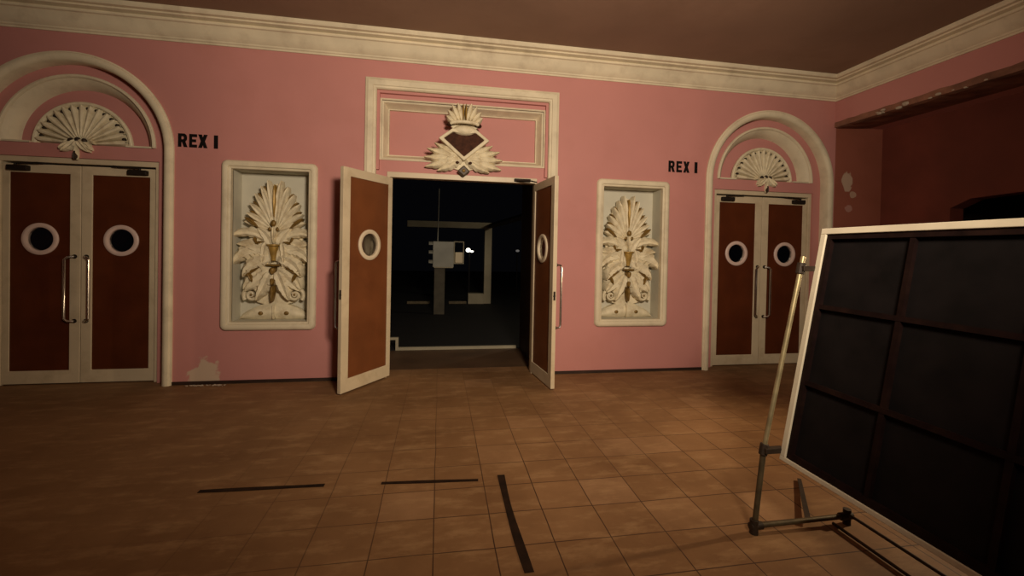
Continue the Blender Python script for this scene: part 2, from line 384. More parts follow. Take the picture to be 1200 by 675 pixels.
# ------------------------------------------------------------------ arched doorways
def arched_doorway(cx, idx, side):
    # outer arch moulding with a rounded face
    mb = MB()
    r0 = RO - AW
    pr = [(0, .10), (0, -.012), (.012, -.03), (.03, -.042), (.052, -.045), (.072, -.038), (.082, -.022), (AW, -.018), (AW, 0)]
    path = arch_pts(cx, ZS, r0)[::-1]           # travel right to left so that outward is away from the opening
    path = arch_pts(cx, ZS, r0)
    pr2 = [(-u, d) for u, d in pr]
    mb.sweep(path, pr2, fn=WF)
    struct(mb.build('trim_%d' % (3 + idx), M['trim']), 'rounded cream moulding round the %s arched doorway' % side, 'moulding')
    # inner wall plane, set back, holding the doors and the half round niche
    z1, zl, rn, dh = 2.375, 2.515, .705, .752
    hole_t = [(cx + rn*math.cos(PI*i/40), zl + rn*math.sin(PI*i/40)) for i in range(41)]
    oc = arch_pts(cx, ZS, r0 + .01)
    body = [oc[0]] + oc[1:-1] + [oc[-1], (cx + dh, 0), (cx + dh, z1), (cx - dh, z1), (cx - dh, 0)]
    mb = MB(); mb.plate(body, [hole_t], .10, .26, WF)
    infill = struct(mb.build('wall_arch_' + side, M['wall'], smooth=0), 'pink infill inside the %s arch' % side, 'wall')
    mb = MB(); mb.plate([(cx + .66*math.cos(PI*i/40), zl + .66*math.sin(PI*i/40)) for i in range(41)], [], .225, .25, WF)
    mb.build('tympanum', M['wall'], infill, smooth=0)
    # white bead and splayed cove of the half-round niche
    mb = MB()
    pth = [(cx - rn*math.cos(PI*i/40), zl + rn*math.sin(PI*i/40)) for i in range(41)]
    mb.sweep(pth, [(-.02, .10), (-.02, .085), (-.012, .075), (.004, .073), (.014, .082), (.018, .098), (.032, .108), (.06, .14), (.085, .18), (.102, .225), (0, .24)], fn=WF)
    mb.build('half_round_moulding', M['trim'], infill)
    mb = MB()
    for s in (-1, 1):
        a, b = sorted((cx + s*.435, cx + s*.70)); mb.box((a, YW + .10, zl - .004), (b, YW + .224, zl + .018))
    mb.build('ledge', M['trim'], infill, smooth=0)
    # door frame
    mb = MB(); dj = .705
    mb.plate([(cx - dh, 0), (cx - dh, z1), (cx + dh, z1), (cx + dh, 0), (cx + dj, 0), (cx + dj, 2.318), (cx - dj, 2.318), (cx - dj, 0)], [], .125, .24, WF)
    struct(mb.build('trim_%d' % (5 + idx), M['doorframe'], bevel=.006, smooth=0), 'cream door frame in the %s arch' % side, 'door frame')
arched_doorway(CL, 0, 'left')
arched_doorway(CR, 1, 'right')

# ------------------------------------------------------------------ door leaves
def door_leaf(name, label, w, h, flip, loc, rz, inside, outside, ringm, closer, lock=False, crank=.055):
    """hinge at the origin; the leaf runs along +x (or -x when flip); lobby face at y = 0, thickness towards +y"""
    t = .045; f = -1 if flip else 1
    root = thing(name, label, 'door', loc, rz); root['kind'] = 'structure'
    st_h, st_m, rt, rb = .062, .098, .09, .135          # hinge stile, meeting stile, top rail, bottom rail
    X = lambda x: x * f
    pf = lambda x, z, d: (x * f, d, z)
    mb = MB(); mb.plate(rect(0, 0, w, h), [rect(st_h, rb, w - st_m, h - rt)], 0, t, pf); mb.build('door_frame', M['doorframe'], root, bevel=.004, smooth=0)
    cx, cz, rp = (st_h + w - st_m) / 2, 1.525 - .012, .125
    mb = MB(); mb.plate(rect(st_h, rb, w - st_m, h - rt), [circ(cx, cz, rp)], .010, .0205, pf); mb.build('door_panel', M[inside], root, smooth=0)
    mb = MB(); mb.plate(rect(st_h, rb, w - st_m, h - rt), [circ(cx, cz, rp)], .0245, .035, pf); mb.build('door_panel', M[outside], root, smooth=0)
    mb = MB()
    for dface, sg in ((.010, -1), (.035, 1)):
        n = 48
        rows = []
        for i in range(n + 1):
            a = 2*PI*i/n
            rows.append([pf(cx + r*math.cos(a), cz + r*math.sin(a), dface + sg*q) for r, q in ((.166, 0), (.166, .010), (.158, .016), (.135, .018), (.122, .012), (.120, -.012))])
        mb.grid(rows)
    mb.build('porthole_rim', M[ringm], root)
    mb = MB(); mb.plate(circ(cx, cz, .1245), [], .0208, .0242, pf); mb.build('porthole_glass', M['glass'], root, smooth=0)
    # cranked pull handle on the lobby face
    xh = w - .05; z0, z1 = .655, 1.335
    mb = MB()
    k_ = crank; pj = .058 if crank else .062
    if not crank: xh = w - .022
    path = [(xh, -.0005, z1), (xh, -pj*.5, z1), (xh - k_*.55, -pj*.87, z1 - .004), (xh - k_, -pj, z1 - .03), (xh - k_, -pj, z0 + .03), (xh - k_*.55, -pj*.87, z0 + .004), (xh, -pj*.5, z0), (xh, -.0005, z0)]
    mb.tube([(X(p[0]), p[1], p[2]) for p in path], .0115, 10)
    hd = mb.build('pull_handle', M['chrome'], root)
    for z in (z0, z1):
        m2 = MB(); m2.tube([(X(xh), -.0005, z), (X(xh), -.008, z)], .022, 16); m2.build('handle_rose', M['darkmetal'], hd)
    if closer:
        mb = MB(); mb.box((min(X(.07), X(.25)), -.055, h - .075), (max(X(.07), X(.25)), -.0005, h - .022)); c = mb.build('door_closer', M['darkmetal'], root, bevel=.008, smooth=0)
        mb = MB(); mb.tube([(X(.14), -.035, h - .022), (X(.14), -.035, h - .006)], .012, 10); mb.tube([(X(.14), -.035, h - .006), (X(.36), -.075, h + .004)], .008, 8); mb.tube([(X(.36), -.075, h + .004), (X(.45), .02, h + .012)], .008, 8)
        mb.build('closer_arm', M['darkmetal'], c)
    if lock:
        mb = MB(); mb.tube([(X(w - .0015), .024, 1.0), (X(w + .003), .024, 1.0)], .014, 12); mb.box((min(X(w), X(w + .002)), .012, .955), (max(X(w), X(w + .002)), .034, 1.05)); mb.build('lock_plate', M['darkmetal'], root, smooth=0)
    return root
dW, dH = .698, 2.30
k = 0
for cx, side, bys in ((CL, 'left', 'under the left shell arch'), (CR, 'right', 'under the right shell arch')):
    for fl, nm in ((False, 'left'), (True, 'right')):
        k += 1
        door_leaf('door_%d' % k, 'closed dark red door with round window, %s leaf of the pair %s' % (nm, bys), dW, dH - .012, fl,
                  (cx + (.702 if fl else -.702), YW + .145, .012), 0, 'doorpanel', 'doorpanel', 'ring', True)
hx, hy = -.590, 5.135; tx, ty = -1.000, 4.522
door_leaf('door_5', 'open brown-red door swung wide beside the left niche, its face to the viewer', math.hypot(tx-hx, ty-hy), 2.295, False, (hx, hy, .02), math.atan2(ty-hy, tx-hx), 'doorpanel', 'doorpanel_out', 'ringout', False, True, 0)
hx, hy = 1.165, 5.135; tx, ty = 1.243, 4.440
door_leaf('door_6', 'open dark red door seen almost edge-on beside the right niche', math.hypot(tx-hx, ty-hy), 2.295, True, (hx, hy, .02), math.atan2(ty-hy, tx-hx) + PI, 'doorpanel', 'doorpanel_out', 'ringout', False, True, 0)

# ------------------------------------------------------------------ middle doorway surround
mb = MB()
path = [(CM - 1.005, 0), (CM - 1.005, 3.305), (CM + 1.005, 3.305), (CM + 1.005, 0)]
mb.sweep(path, [(-u, d) for u, d in ((0, .058), (0, -.006), (.012, -.02), (.03, -.024), (.036, -.034), (.09, -.038), (.105, -.028), (.12, -.022), (.12, 0))], fn=WF)
struct(mb.build('trim_9', M['trim']), 'cream square moulding round the middle doorway', 'moulding')
pz0, pz1, phw = 2.535, 3.205, .955
mb = MB(); mb.plate([(CM - 1.01, 0), (CM - .885, 0), (CM - .885, 2.385), (CM + .885, 2.385), (CM + .885, 0), (CM + 1.01, 0), (CM + 1.01, 3.31), (CM - 1.01, 3.31)], [rect(CM - phw, pz0, CM + phw, pz1)], .06, .10, WF)
ov = struct(mb.build('wall_overdoor', M['wall'], smooth=0), 'pink panel over the middle doorway', 'wall')
mb = MB(); mb.plate(rect(CM - .9, pz0 + .05, CM + .9, pz1 - .05), [], .215, .24, WF); mb.build('sunk_panel', M['wall'], ov, smooth=0)
mb = MB()
pr = [(.018, .06), (.018, .048), (.008, .044), (0, .05), (0, .075), (-.018, .085), (-.03, .12), (-.05, .17), (-.062, .185), (-.07, .185), (-.074, .215)]
mb.sweep([(CM - phw, pz0), (CM - phw, pz1), (CM + phw, pz1), (CM + phw, pz0)], [(-u, d) for u, d in pr], closed=True, fn=WF)
mb.build('panel_moulding', M['trim'], ov)
mb = MB()      # stepped pink fillet just inside the square moulding
mb.sweep([(CM - 1.004, 2.40), (CM - 1.004, 3.304), (CM + 1.004, 3.304), (CM + 1.004, 2.40)], [(.0, .0595), (0, .022), (.030, .022), (.032, .0595)], fn=WF)
mb.build('fillet', M['wall'], ov, smooth=0)
mb = MB(); mb.plate([(CM - .885, 0), (CM - .885, 2.385), (CM + .885, 2.385), (CM + .885, 0), (CM + .855, 0), (CM + .855, 2.322), (CM - .855, 2.322), (CM - .855, 0)], [], .045, .16, WF)
fr = struct(mb.build('trim_10', M['doorframe'], bevel=.004, smooth=0), 'cream frame of the open middle doorway', 'door frame')
cl = thing('door_closer_arm', 'dark metal closer arm on the head of the open middle doorway', 'door closer', (CM + .70, YW + .045, 2.353))
mb = MB(); mb.box((-.10, -.028, -.018), (.10, -.0005, .018)); mb.build('closer_body', M['darkmetal'], cl, bevel=.006, smooth=0)
mb = MB(); mb.tube([(-.07, -.02, 0), (-.075, -.04, -.012), (.06, -.14, -.02), (.16, -.10, -.03)], .008, 8); mb.build('arm', M['darkmetal'], cl)

# ------------------------------------------------------------------ shell ornaments in the tympana
def shell(cx):
    """origin at the centre of the shell base, on the back of the half-round niche (d = .225)"""
    r = thing('shell_ornament', 'cream plaster shell in the half round over the left double doors', 'ornament', (cx + .0, YW + .224, 2.515), 0, 'plaster shells over the double doors')
    mb = MB(); R = .435
    mb.plate([(R*math.cos(PI*i/40), R*math.sin(PI*i/40)) for i in range(41)], [], -.045, -.0005); mb.build('shell_ground', M['relief'], r, smooth=0)
    mb = MB()
    mb.sweep([(-R*math.cos(PI*i/48), R*math.sin(PI*i/48)) for i in range(49)], [(.012, -.0005), (.012, -.06), (0, -.074), (-.016, -.078), (-.028, -.066), (-.03, -.045)]); mb.build('shell_rim', M['relief'], r)
    nfl = 15
    for i in range(nfl):
        a = -84 + 168 * i / (nfl - 1)
        mb = MB(); mb.leaf(.05*math.sin(math.radians(a)), .05*math.cos(math.radians(a)) + .012, a, .362, .083, -.050, .042, -.042, shape='flute', rib=1.15, n=26); mb.build('flute', M['relief'], r)
        if i < nfl - 1:
            b = math.radians(a + 84 / (nfl - 1)); q = .386
            mb = MB(); mb.ball((q*math.sin(b), -.05, q*math.cos(b) + .01), .0195, 10, 6, (1, 1.6, 1)); mb.build('hole_shade', M['rust_and_shade'], r)  # dark ball stands in for the shade in the hole between two flutes
    for s in (-1, 1):
        mb = MB(); mb.leaf(s*.03, .0, s*20, .13, .07, -.085, .03, -.05, bend=s*120, lobes=3, curl=.03); mb.build('husk_leaf', M['relief'], r)
        mb = MB(); mb.leaf(s*.01, .04, s*150, .17, .085, -.142, .03, -.120, bend=-s*28, lobes=3, ser=.2, curl=.02); mb.build('husk_leaf', M['relief'], r)
        mb = MB(); mb.leaf(s*.04, .015, s*105, .13, .06, -.142, .03, -.120, bend=s*40, lobes=3, ser=.2, curl=.02); mb.build('husk_leaf', M['relief'], r)
    for x in (-.062, 0, .062):
        mb = MB(); mb.ball((x, -.135, .035 if x else .045), .026, 12, 8, (1, .8, 1.2)); mb.build('berry', M['rust_and_shade'], r)
    mb = MB(); mb.leaf(0, .0, 180, .16, .032, -.15, .02, -.122, shape='drop', n=14); mb.build('pendant_bud', M['relief'], r)
    mb = MB(); mb.leaf(0, -.075, 180, .085, .03, -.172, .012, -.15, shape='drop', n=10); mb.build('bud_tip', M['rust_and_shade'], r)
    return r
sh = shell(CL)
s2 = copy_tree(sh); s2.location.x = CR; s2['label'] = 'cream plaster shell in the half round over the right double doors'

# ------------------------------------------------------------------ niche reliefs
def niche_relief(cx):
    r = thing('wall_relief', 'framed cream plaster relief of acanthus leaves, left of the open doorway', 'relief', (cx, YW, NZ0), 0, 'framed acanthus reliefs on the pink wall')
    H = NZ1 - NZ0; w = NHW
    mb = MB()
    op = rrect(-w + NF, NF, w - NF, H - NF, .012, 2)
    # rounded moulding: loop of the opening swept outward
    n = 6
    ring_o = rrect(-w, 0, w, H, .06, n); ring_i = rrect(-w + NF, NF, w - NF, H - NF, .004, n)
    rows = []
    for k in range(len(ring_o) + 1):
        a = ring_o[k % len(ring_o)]; b = ring_i[k % len(ring_i)]
        rows.append([(b[0] + (a[0]-b[0])*t, d, b[1] + (a[1]-b[1])*t) for t, d in ((0, .05), (0, -.012), (.12, -.02), (.22, -.02), (.3, -.034), (.55, -.042), (.8, -.036), (.95, -.022), (1, -.001))])
    mb.grid(rows); mb.build('frame', M['trim'], r)
    iw, z0, z1, D = w - NF, NF, H - NF, .25
    mb = MB()
    mb.grid([[(-iw, .04, z0), (-iw, .04, z1), (iw, .04, z1), (iw, .04, z0), (-iw, .04, z0)], [(-iw, D, z0), (-iw, D, z1), (iw, D, z1), (iw, D, z0), (-iw, D, z0)]])
    mb.add([(-iw, D, z0), (iw, D, z0), (iw, D, z1), (-iw, D, z1)], [(0, 1, 2, 3)])
    mb.build('niche_lining', M['niche'], r, smooth=0)
    Z = z0                                      # foot of the relief
    # plaster body behind the leaves
    half = [(0, .10), (.10, .16), (.20, .19), (.29, .25), (.31, .33), (.27, .44), (.24, .50), (.30, .56), (.33, .66), (.33, .80), (.28, .88), (.32, .96), (.26, 1.04), (.27, 1.16), (.235, 1.30), (.17, 1.41), (.09, 1.50), (0, 1.545)]
    B = .196
    sil = [(x*.95, Z + z) for x, z in half] + [(-x*.95, Z + z) for x, z in half[-2:0:-1]]
    mb = MB(); mb.plate(sil, [], B - .012, D - .001); mb.build('relief_body', M['relief'], r, bevel=.008, smooth=0)
    def lf(name, m, *a, **k):
        q = MB(); k.setdefault('back', B); q.leaf(*a, **k); q.build(name, m, r)
    R_ = M['relief']; G_ = M['gild']
    for s in (-1, 1):
        # palmette
        fing = ((5, .57, .125), (13, .515, .13), (23, .455, .135), (36, .39, .14), (51, .34, .145), (67, .315, .15))
        for i, (ang, L, dd) in enumerate(fing):
            lf('palmette_finger', R_, s*.015, Z + 1.0, s*(ang - 6), L, .088, dd + .02, .03, bend=s*(12 + ang*.12), shape='drop', curl=.04, rib=.75)
            if i:
                am = math.radians((ang + fing[i-1][0]) / 2); Lm = (L + fing[i-1][1]) / 2 - .135
                lf('gilded_slot', G_, s*(.015 + Lm*math.sin(am)), Z + 1.0 + Lm*math.cos(am), s*(math.degrees(am) + 4), .115, .026, .145, .014, back=.19, bend=s*22, shape='drop', n=10, rib=1.2)
        # curled side leaves below the palmette
        lf('acanthus_leaf', R_, s*.09, Z + .91, s*42, .40, .13, .14, .035, bend=s*92, lobes=4, ser=.22, curl=.07)
        lf('acanthus_leaf', R_, s*.04, Z + .84, s*14, .24, .15, .135, .03, bend=s*40, lobes=3, ser=.15, curl=.02)
        lf('gilded_slit', G_, s*.165, Z + 1.03, s*42, .18, .040, .098, .014, bend=s*14, back=.18, shape='drop')
        # middle tier
        lf('acanthus_leaf', R_, s*.03, Z + .66, s*22, .42, .22, .135, .04, bend=s*75, lobes=4, ser=.18, curl=.03)
        lf('acanthus_leaf', R_, s*.06, Z + .79, s*72, .42, .22, .13, .045, bend=s*84, lobes=6, ser=.28, curl=.05)
        lf('acanthus_leaf', R_, s*.05, Z + .69, s*95, .34, .20, .115, .045, bend=s*66, lobes=5, ser=.26, curl=.04)
        lf('acanthus_leaf', R_, s*.085, Z + .87, s*168, .25, .10, .115, .035, bend=s*12, lobes=3, ser=.2, curl=.02)
        lf('gilded_slit', G_, s*.10, Z + .875, s*80, .09, .03, .082, .012, bend=s*50, back=.17, shape='drop', n=12)
        lf('gilded_slit', G_, s*.15, Z + .845, s*60, .10, .022, .08, .012, bend=-s*60, back=.17, shape='drop', n=12)
        # lower tier
        lf('acanthus_leaf', R_, s*.03, Z + .56, s*96, .36, .20, .145, .04, bend=s*62, lobes=4, ser=.18, curl=.05)
        lf('acanthus_leaf', R_, s*.03, Z + .55, s*126, .34, .21, .13, .045, bend=s*10, lobes=5, ser=.24, curl=.03)
        lf('acanthus_leaf', R_, s*.035, Z + .54, s*160, .345, .17, .115, .045, bend=-s*6, lobes=5, ser=.24, curl=.02)
        lf('gilded_slit', G_, s*.135, Z + .60, s*128, .19, .036, .070, .012, bend=-s*20, back=.17, shape='drop')
        lf('gilded_slit', G_, s*.27, Z + .565, s*215, .15, .034, .070, .012, bend=-s*20, back=.17, shape='drop')
        lf('gilded_slit', G_, s*.205, Z + .475, s*40, .11, .03, .072, .012, bend=s*60, back=.17, shape='drop', n=12)
    # volute
        q = MB(); pts = []; rr = []
        for i in range(46):
            t = i / 45; a = math.radians(-40 + 560*t); rad = .092*(1 - t*.8)
            pts.append((s*(.225 + rad*math.cos(a)), .135 - .035*t, Z + .285 + rad*math.sin(a))); rr.append(.022*(1 - .45*t))
        q.tube(pts, rr, 8); q.tube([(s*.225, B, Z + .285), (s*.225, .10, Z + .285)], .026, 12); q.build('volute', R_, r)
        q = MB(); q.ball((s*.225, .098, Z + .285), .014, 10, 6); q.build('volute_eye', M['gild'], r)
        # lobed base
        q = MB(); g = []
        for i in range(15):
            t = i / 14; top = .015 + .175 * (1 - t**1.5)**.7
            x = .008 + .365*t; row = []
            for j in range(7):
                u = j / 6; row.append((s*x, .20 - .075*math.sin(PI*(.12 + .8*u))*(1 - .55*t**3), Z + .003 + top*u))
            g.append([(s*x, D - .002, Z + .003)] + row + [(s*x, D - .002, Z + .003 + top)])
        q.grid(g); q.build('base_lobe', R_, r)
        q = MB(); q.ball((s*.135, .127, Z + .075), .022, 12, 8, (1.2, .6, 1)); q.build('stud', M['gild'], r)
        q = MB(); q.ball((s*.04, .092, Z + 1.02), .018, 10, 6, (1, .7, 1.3)); q.build('stud', M['gild'], r)
    lf('gilded_spear', M['gold'], 0, Z + 1.16, 0, .36, .040, .105, .02, back=.17, shape='drop', rib=1.2)
    q = MB(); q.ball((0, .088, Z + 1.085), .03, 14, 9, (1, .8, 1.25)); q.build('rosette', M['gild'], r)
    # small urn on the axis
    q = MB(); ur = [(.006, .665), (.02, .67), (.022, .70), (.033, .75), (.042, .80), (.046, .828), (.064, .838), (.064, .85), (.03, .853)]
    q.grid([[(a*1.15*math.cos(PI*j/12), .105 - a*1.1*math.sin(PI*j/12), Z + zz) for j in range(13)] for a, zz in ur]); q.build('urn', M['gold'], r)
    lf('central_stem', R_, 0, Z + .86, 0, .20, .05, .10, .03, shape='drop')
    q = MB(); q.box((-.075, .075, Z + .607), (.075, .16, Z + .628)); q.build('cross_band', M['gild'], r, bevel=.006, smooth=0)
    for (za, L, W_) in ((.59, .075, .055), (.47, .075, .042), (.385, .17, .038)):
        lf('gilded_drop', M['gild'], 0, Z + za, 180, L, W_, .062, .014, back=.14, shape='leaf', n=12, rib=1.2)
    lf('central_stem', R_, 0, Z + .17, 180, .165, .022, .115, .012, back=.2, shape='leaf', n=10)
    return r
nr = niche_relief(NL)
n2 = copy_tree(nr); n2.location.x = NR; n2['label'] = 'framed cream plaster relief of acanthus leaves, right of the open doorway'

# ------------------------------------------------------------------ crest over the middle doorway
cr = thing('crest_ornament', 'cream crest with plumes and brown shield over the middle doorway', 'crest', (CM - .012, YW + .06, 2.36))
S_ = .01 / 1                                             # metres per photo pixel is close to one centimetre here
def cz(py): return (207 - py) * .01                      # height above the foot of the crest
sil = [(0, .055), (.16, .10), (.40, .115), (.42, .19), (.30, .30), (.20, .36), (.27, .40), (.13, .545), (.19, .60), (.15, .72), (0, .84)]
full = [(x*.9, z) for x, z in sil] + [(-x*.9, z) for x, z in sil[-2:0:-1]]
mb = MB(); mb.plate(full, [], -.035, -.0005); mb.build('crest_back', M['relief'], cr, bevel=.01, smooth=0)
shield = [(0, .175), (.295, .425), (.14, .545), (-.14, .545), (-.295, .425)]
inner = [(0, .225), (.235, .428), (.13, .505), (0, .484), (-.13, .505), (-.235, .428)]
mb = MB(); mb.plate(shield, [inner], -.11, -.03); mb.build('shield_border', M['relief'], cr, bevel=.01, smooth=0)
mb = MB(); mb.plate(inner, [], -.075, -.034); mb.build('shield_field', M['plaque'], cr, smooth=0)
for s in (-1, 1):
    for ang, L, W_, b in ((116, .44, .15, -14), (101, .43, .14, -14), (86, .40, .13, -12), (70, .34, .12, -8), (134, .33, .15, -20)):
        mb = MB(); mb.leaf(s*.03, .235, s*ang, L, W_, -.05, .035, -.033, bend=s*b, lobes=5, ser=.26, curl=.02); mb.build('acanthus_leaf', M['relief'], cr)
    for x, z in ((.075, .155), (.33, .095), (.405, .215)):
        mb = MB(); mb.ball((s*x, -.095 if x < .2 else -.05, z), .017, 10, 6, (1.2, .7, .9)); mb.build('stud', M['plaque'], cr)
    for ang, L in ((8, .25), (25, .235), (45, .195), (66, .145)):
        mb = MB(); a = math.radians(ang); mb.leaf(s*(.018 + .075*ang/66), .60, s*ang*.72, L, .07, -.065, .03, -.033, bend=s*12, shape='drop', curl=.03, rib=.7); mb.build('plume', M['relief'], cr)
    mb = MB(); mb.leaf(s*.13, .60, s*80, .075, .045, -.06, .02, -.033, bend=s*20, shape='drop'); mb.build('plume_tip', M['plaque'], cr)
for x in (-.013, .013):
    mb = MB(); mb.leaf(x, .62, x*90, .225, .024, -.09, .02, -.034, shape='drop', rib=1.2, n=14); mb.build('gilded_quill', M['gold'], cr)
mb = MB()
mb.tube([(.155*math.sin(math.radians(a)) * 1.0, -.10 - .03*math.cos(math.radians(a)), .60 + .02*math.cos(math.radians(a))) for a in range(-90, 91, 15)], .020, 10); mb.build('crown_band', M['relief'], cr)
mb = MB(); mb.ball((0, -.06, .535), .135, 20, 10, (1, .55, .45)); mb.build('crown_dome', M['relief'], cr)
mb = MB(); mb.plate([(0, -.005), (.075, .055), (0, .125), (-.075, .055)], [], -.115, -.035); dd = mb.build('pendant_diamond', M['bronze'], cr, bevel=.012, smooth=0)
mb = MB(); mb.ball((0, -.118, .058), .02, 10, 6, (1, .6, 1)); mb.build('stud', M['gild'], dd)

# ------------------------------------------------------------------ painted signs REX I
def glyph(mb, ch, x0, x1, z0, z1):
    w = x1 - x0; h = z1 - z0; t = .32*w; tz = .20*h
    P = lambda pts, holes=(): mb.plate([(x0 + a*w, z0 + b*h) for a, b in pts], [[(x0 + a*w, z0 + b*h) for a, b in hh] for hh in holes], -.0045, -.0008)
    if ch == 'R': P([(0, 0), (.36, 0), (.36, .36), (.44, .36), (.64, 0), (1.04, 0), (.80, .41), (.95, .54), (.98, .72), (.92, .89), (.72, 1), (0, 1)], [[(.36, .57), (.36, .79), (.56, .79), (.63, .74), (.63, .62), (.56, .57)]])
    if ch == 'E': P([(0, 0), (1, 0), (1, .22), (.36, .22), (.36, .40), (.88, .40), (.88, .61), (.36, .61), (.36, .78), (1, .78), (1, 1), (0, 1)])
    if ch == 'X': P([(0, 0), (.40, 0), (.5, .24), (.60, 0), (1, 0), (.72, .5), (1, 1), (.60, 1), (.5, .76), (.40, 1), (0, 1), (.28, .5)])
    if ch == 'I': P([(0, 0), (1, 0), (1, 1), (0, 1)])
def rex(x, z, spans, label):
    r = thing('lettering_sign', label, 'sign', (x, YW, z), 0, 'black letterings on the pink wall')
    for ch, a, b in spans:
        mb = MB(); glyph(mb, ch, a - x, b - x, 0, .142); mb.build('letter', M['black'], r, smooth=0)
rex(-2.748, 2.528, (('R', -2.748, -2.661), ('E', -2.642, -2.567), ('X', -2.556, -2.466), ('I', -2.404, -2.365)), 'black REX I lettering between the left arch and left relief')
rex(2.853, 2.547, (('R', 2.853, 2.939), ('E', 2.962, 3.040), ('X', 3.058, 3.144), ('I', 3.215, 3.256)), 'black REX I lettering between the right relief and right arch')

# ------------------------------------------------------------------ floor tapes
def strip(a, b, w, label, kink=0):
    a = Vector((*a, 0)); b = Vector((*b, 0)); t = (b - a).normalized(); n = Vector((-t.y, t.x, 0)); mb = MB(); rows = []
    for i in range(13):
        u = i / 12; p = a.lerp(b, u) + n * (kink * math.sin(PI*u)); ww = w * (1 + .12*math.sin(7*u + a.x*5)) / 2
        rows.append([p - n*ww + Vector((0, 0, .0004)), p - n*ww + Vector((0, 0, .003)), p + n*ww + Vector((0, 0, .003)), p + n*ww + Vector((0, 0, .0004))])
    mb.grid(rows)
    return tag(mb.build('floor_tape', M['tape'], smooth=0), label, 'floor tape', 'dark tape strips on the floor')
strip((-1.418, 2.848), (-.690, 2.822), .034, 'long dark tape strip lying crosswise on the left of the tiled floor')
strip((-.342, 2.80), (.272, 2.757), .030, 'dark tape strip lying crosswise in front of the open doorway')
strip((.428, 2.80), (.438, 1.925), .044, 'dark tape strip running lengthwise towards the viewer', -.012)

mb = MB()
for k in range(46):
    u = random.random(); x = -2.62 + .36*u + random.gauss(0, .02); y = YW - .035 - abs(random.gauss(0, .022)); q = random.uniform(.003, .010)
    mb.ball((x, y, q*.5), q, 6, 4, (1.5, 1.1, .6))
tag(mb.build('plaster_crumbs', M['dirtydust'], smooth=0), 'pale plaster crumbs on the floor under the peeled wall patch', 'crumbs', kind='stuff')

# ------------------------------------------------------------------ display board on its pipe stand
bd = thing('display_board', 'large black framed display board leaning on a pipe stand', 'board', (1.83, 2.01, 0))
YB0, YB1 = 2.005, .25
Bb, Bt = Vector((1.815, 0, .412)), Vector((2.040, 0, 1.654)); up = (Bt - Bb).normalized(); Ls = (Bt - Bb).length
nn = Vector((-up.z, 0, up.x))                                      # towards the viewer's side
def BP(y, s, o):
    p = Bb + up * s + nn * o; return (p.x - 1.83, y - 2.01, p.z)
def bbox(mb, ya, yb, s0, s1, o0, o1):
    vs = [BP(y, s, o) for o in (o0, o1) for s in (s0, s1) for y in (ya, yb)]
    mb.add(vs, [(0, 1, 3, 2), (4, 6, 7, 5), (0, 4, 5, 1), (2, 3, 7, 6), (0, 2, 6, 4), (1, 5, 7, 3)])
fw = .032
for ya, yb, s0, s1, nm in ((YB0, YB1, Ls - fw, Ls, 'frame_rail'), (YB0, YB1, 0, fw*.7, 'frame_rail'), (YB0, YB0 - fw, fw*.7, Ls - fw, 'frame_stile'), (YB1 + fw, YB1, fw*.7, Ls - fw, 'frame_stile')):
    mb = MB(); bbox(mb, ya, yb, s0, s1, -.05, 0); mb.build(nm, M['boardframe'], bd, bevel=.003, smooth=0)
mb = MB(); bbox(mb, YB0 - fw*.6, YB1 + fw*.6, .012, Ls - fw*.6, -.042, -.034); mb.build('board_sheet', M['boardface'], bd, smooth=0)
for sc_ in (.345, .667):
    mb = MB(); bbox(mb, YB0 - fw, YB1 + fw, sc_*Ls - .012, sc_*Ls + .012, -.0338, -.012); mb.build('cross_bar', M['boardbar'], bd, smooth=0)
for y in (1.553, 1.128, .70):
    mb = MB(); bbox(mb, y + .011, y - .011, fw*.7, Ls - fw, -.0336, -.014); mb.build('upright_bar', M['boardbar'], bd, smooth=0)
mb = MB(); bbox(mb, YB0 - fw, YB1 + fw, fw*.7, .055, -.0339, -.010); mb.build('cross_bar', M['boardbar'], bd, smooth=0)
mb = MB(); bbox(mb, YB0 - fw, YB1 + fw, Ls - .058, Ls - fw, -.0339, -.010); mb.build('cross_bar', M['boardbar'], bd, smooth=0)
mb = MB(); bbox(mb, YB0 - fw, YB0 - .058, .055, Ls - .058, -.0339, -.010); mb.build('upright_bar', M['boardbar'], bd, smooth=0)
for y, off in ((YB0 + .028, .0), (YB1 - .028, .0)):
    q = lambda x, z: (x - 1.83, y - 2.01, z)
    mb = MB(); mb.tube([q(1.700, .028), q(1.745, .455)], .0145, 12); mb.build('lower_post', M['pipedark'], bd)
    mb = MB(); mb.tube([q(1.745, .455), q(1.957, 1.50)], .0125, 12); mb.build('upper_post', M['pipe'], bd)
    for xx, zz in ((1.745, .455), (1.944, 1.435)):
        mb = MB(); a = Vector(q(xx, zz)); mb.tube([a - up*.03, a + up*.03], .022, 12); mb.box((a.x - .012, min(a.y, YB0 - 2.015 if y > 1 else YB1 - 2.005) , a.z - .014), (a.x + .10, max(a.y, YB0 - 2.004 if y > 1 else YB1 - 2.012), a.z + .014)); mb.build('clamp', M['rust_and_shade'], bd, bevel=.003, smooth=0)
    mb = MB(); mb.tube([q(1.69, .040), q(2.29, .046)], .0135, 12); mb.build('foot_pipe', M['pipedark'], bd)
    mb = MB(); mb.tube([q(1.698, 0), q(1.698, .075)], .022, 12); mb.tube([q(1.675, .040), q(1.745, .040)], .020, 12); mb.build('foot_elbow', M['rust_and_shade'], bd)
    mb = MB(); mb.tube([q(2.285, 0), q(2.285, .085)], .020, 12); mb.tube([q(2.24, .046), q(2.315, .046)], .020, 12); mb.build('foot_elbow', M['rust_and_shade'], bd)
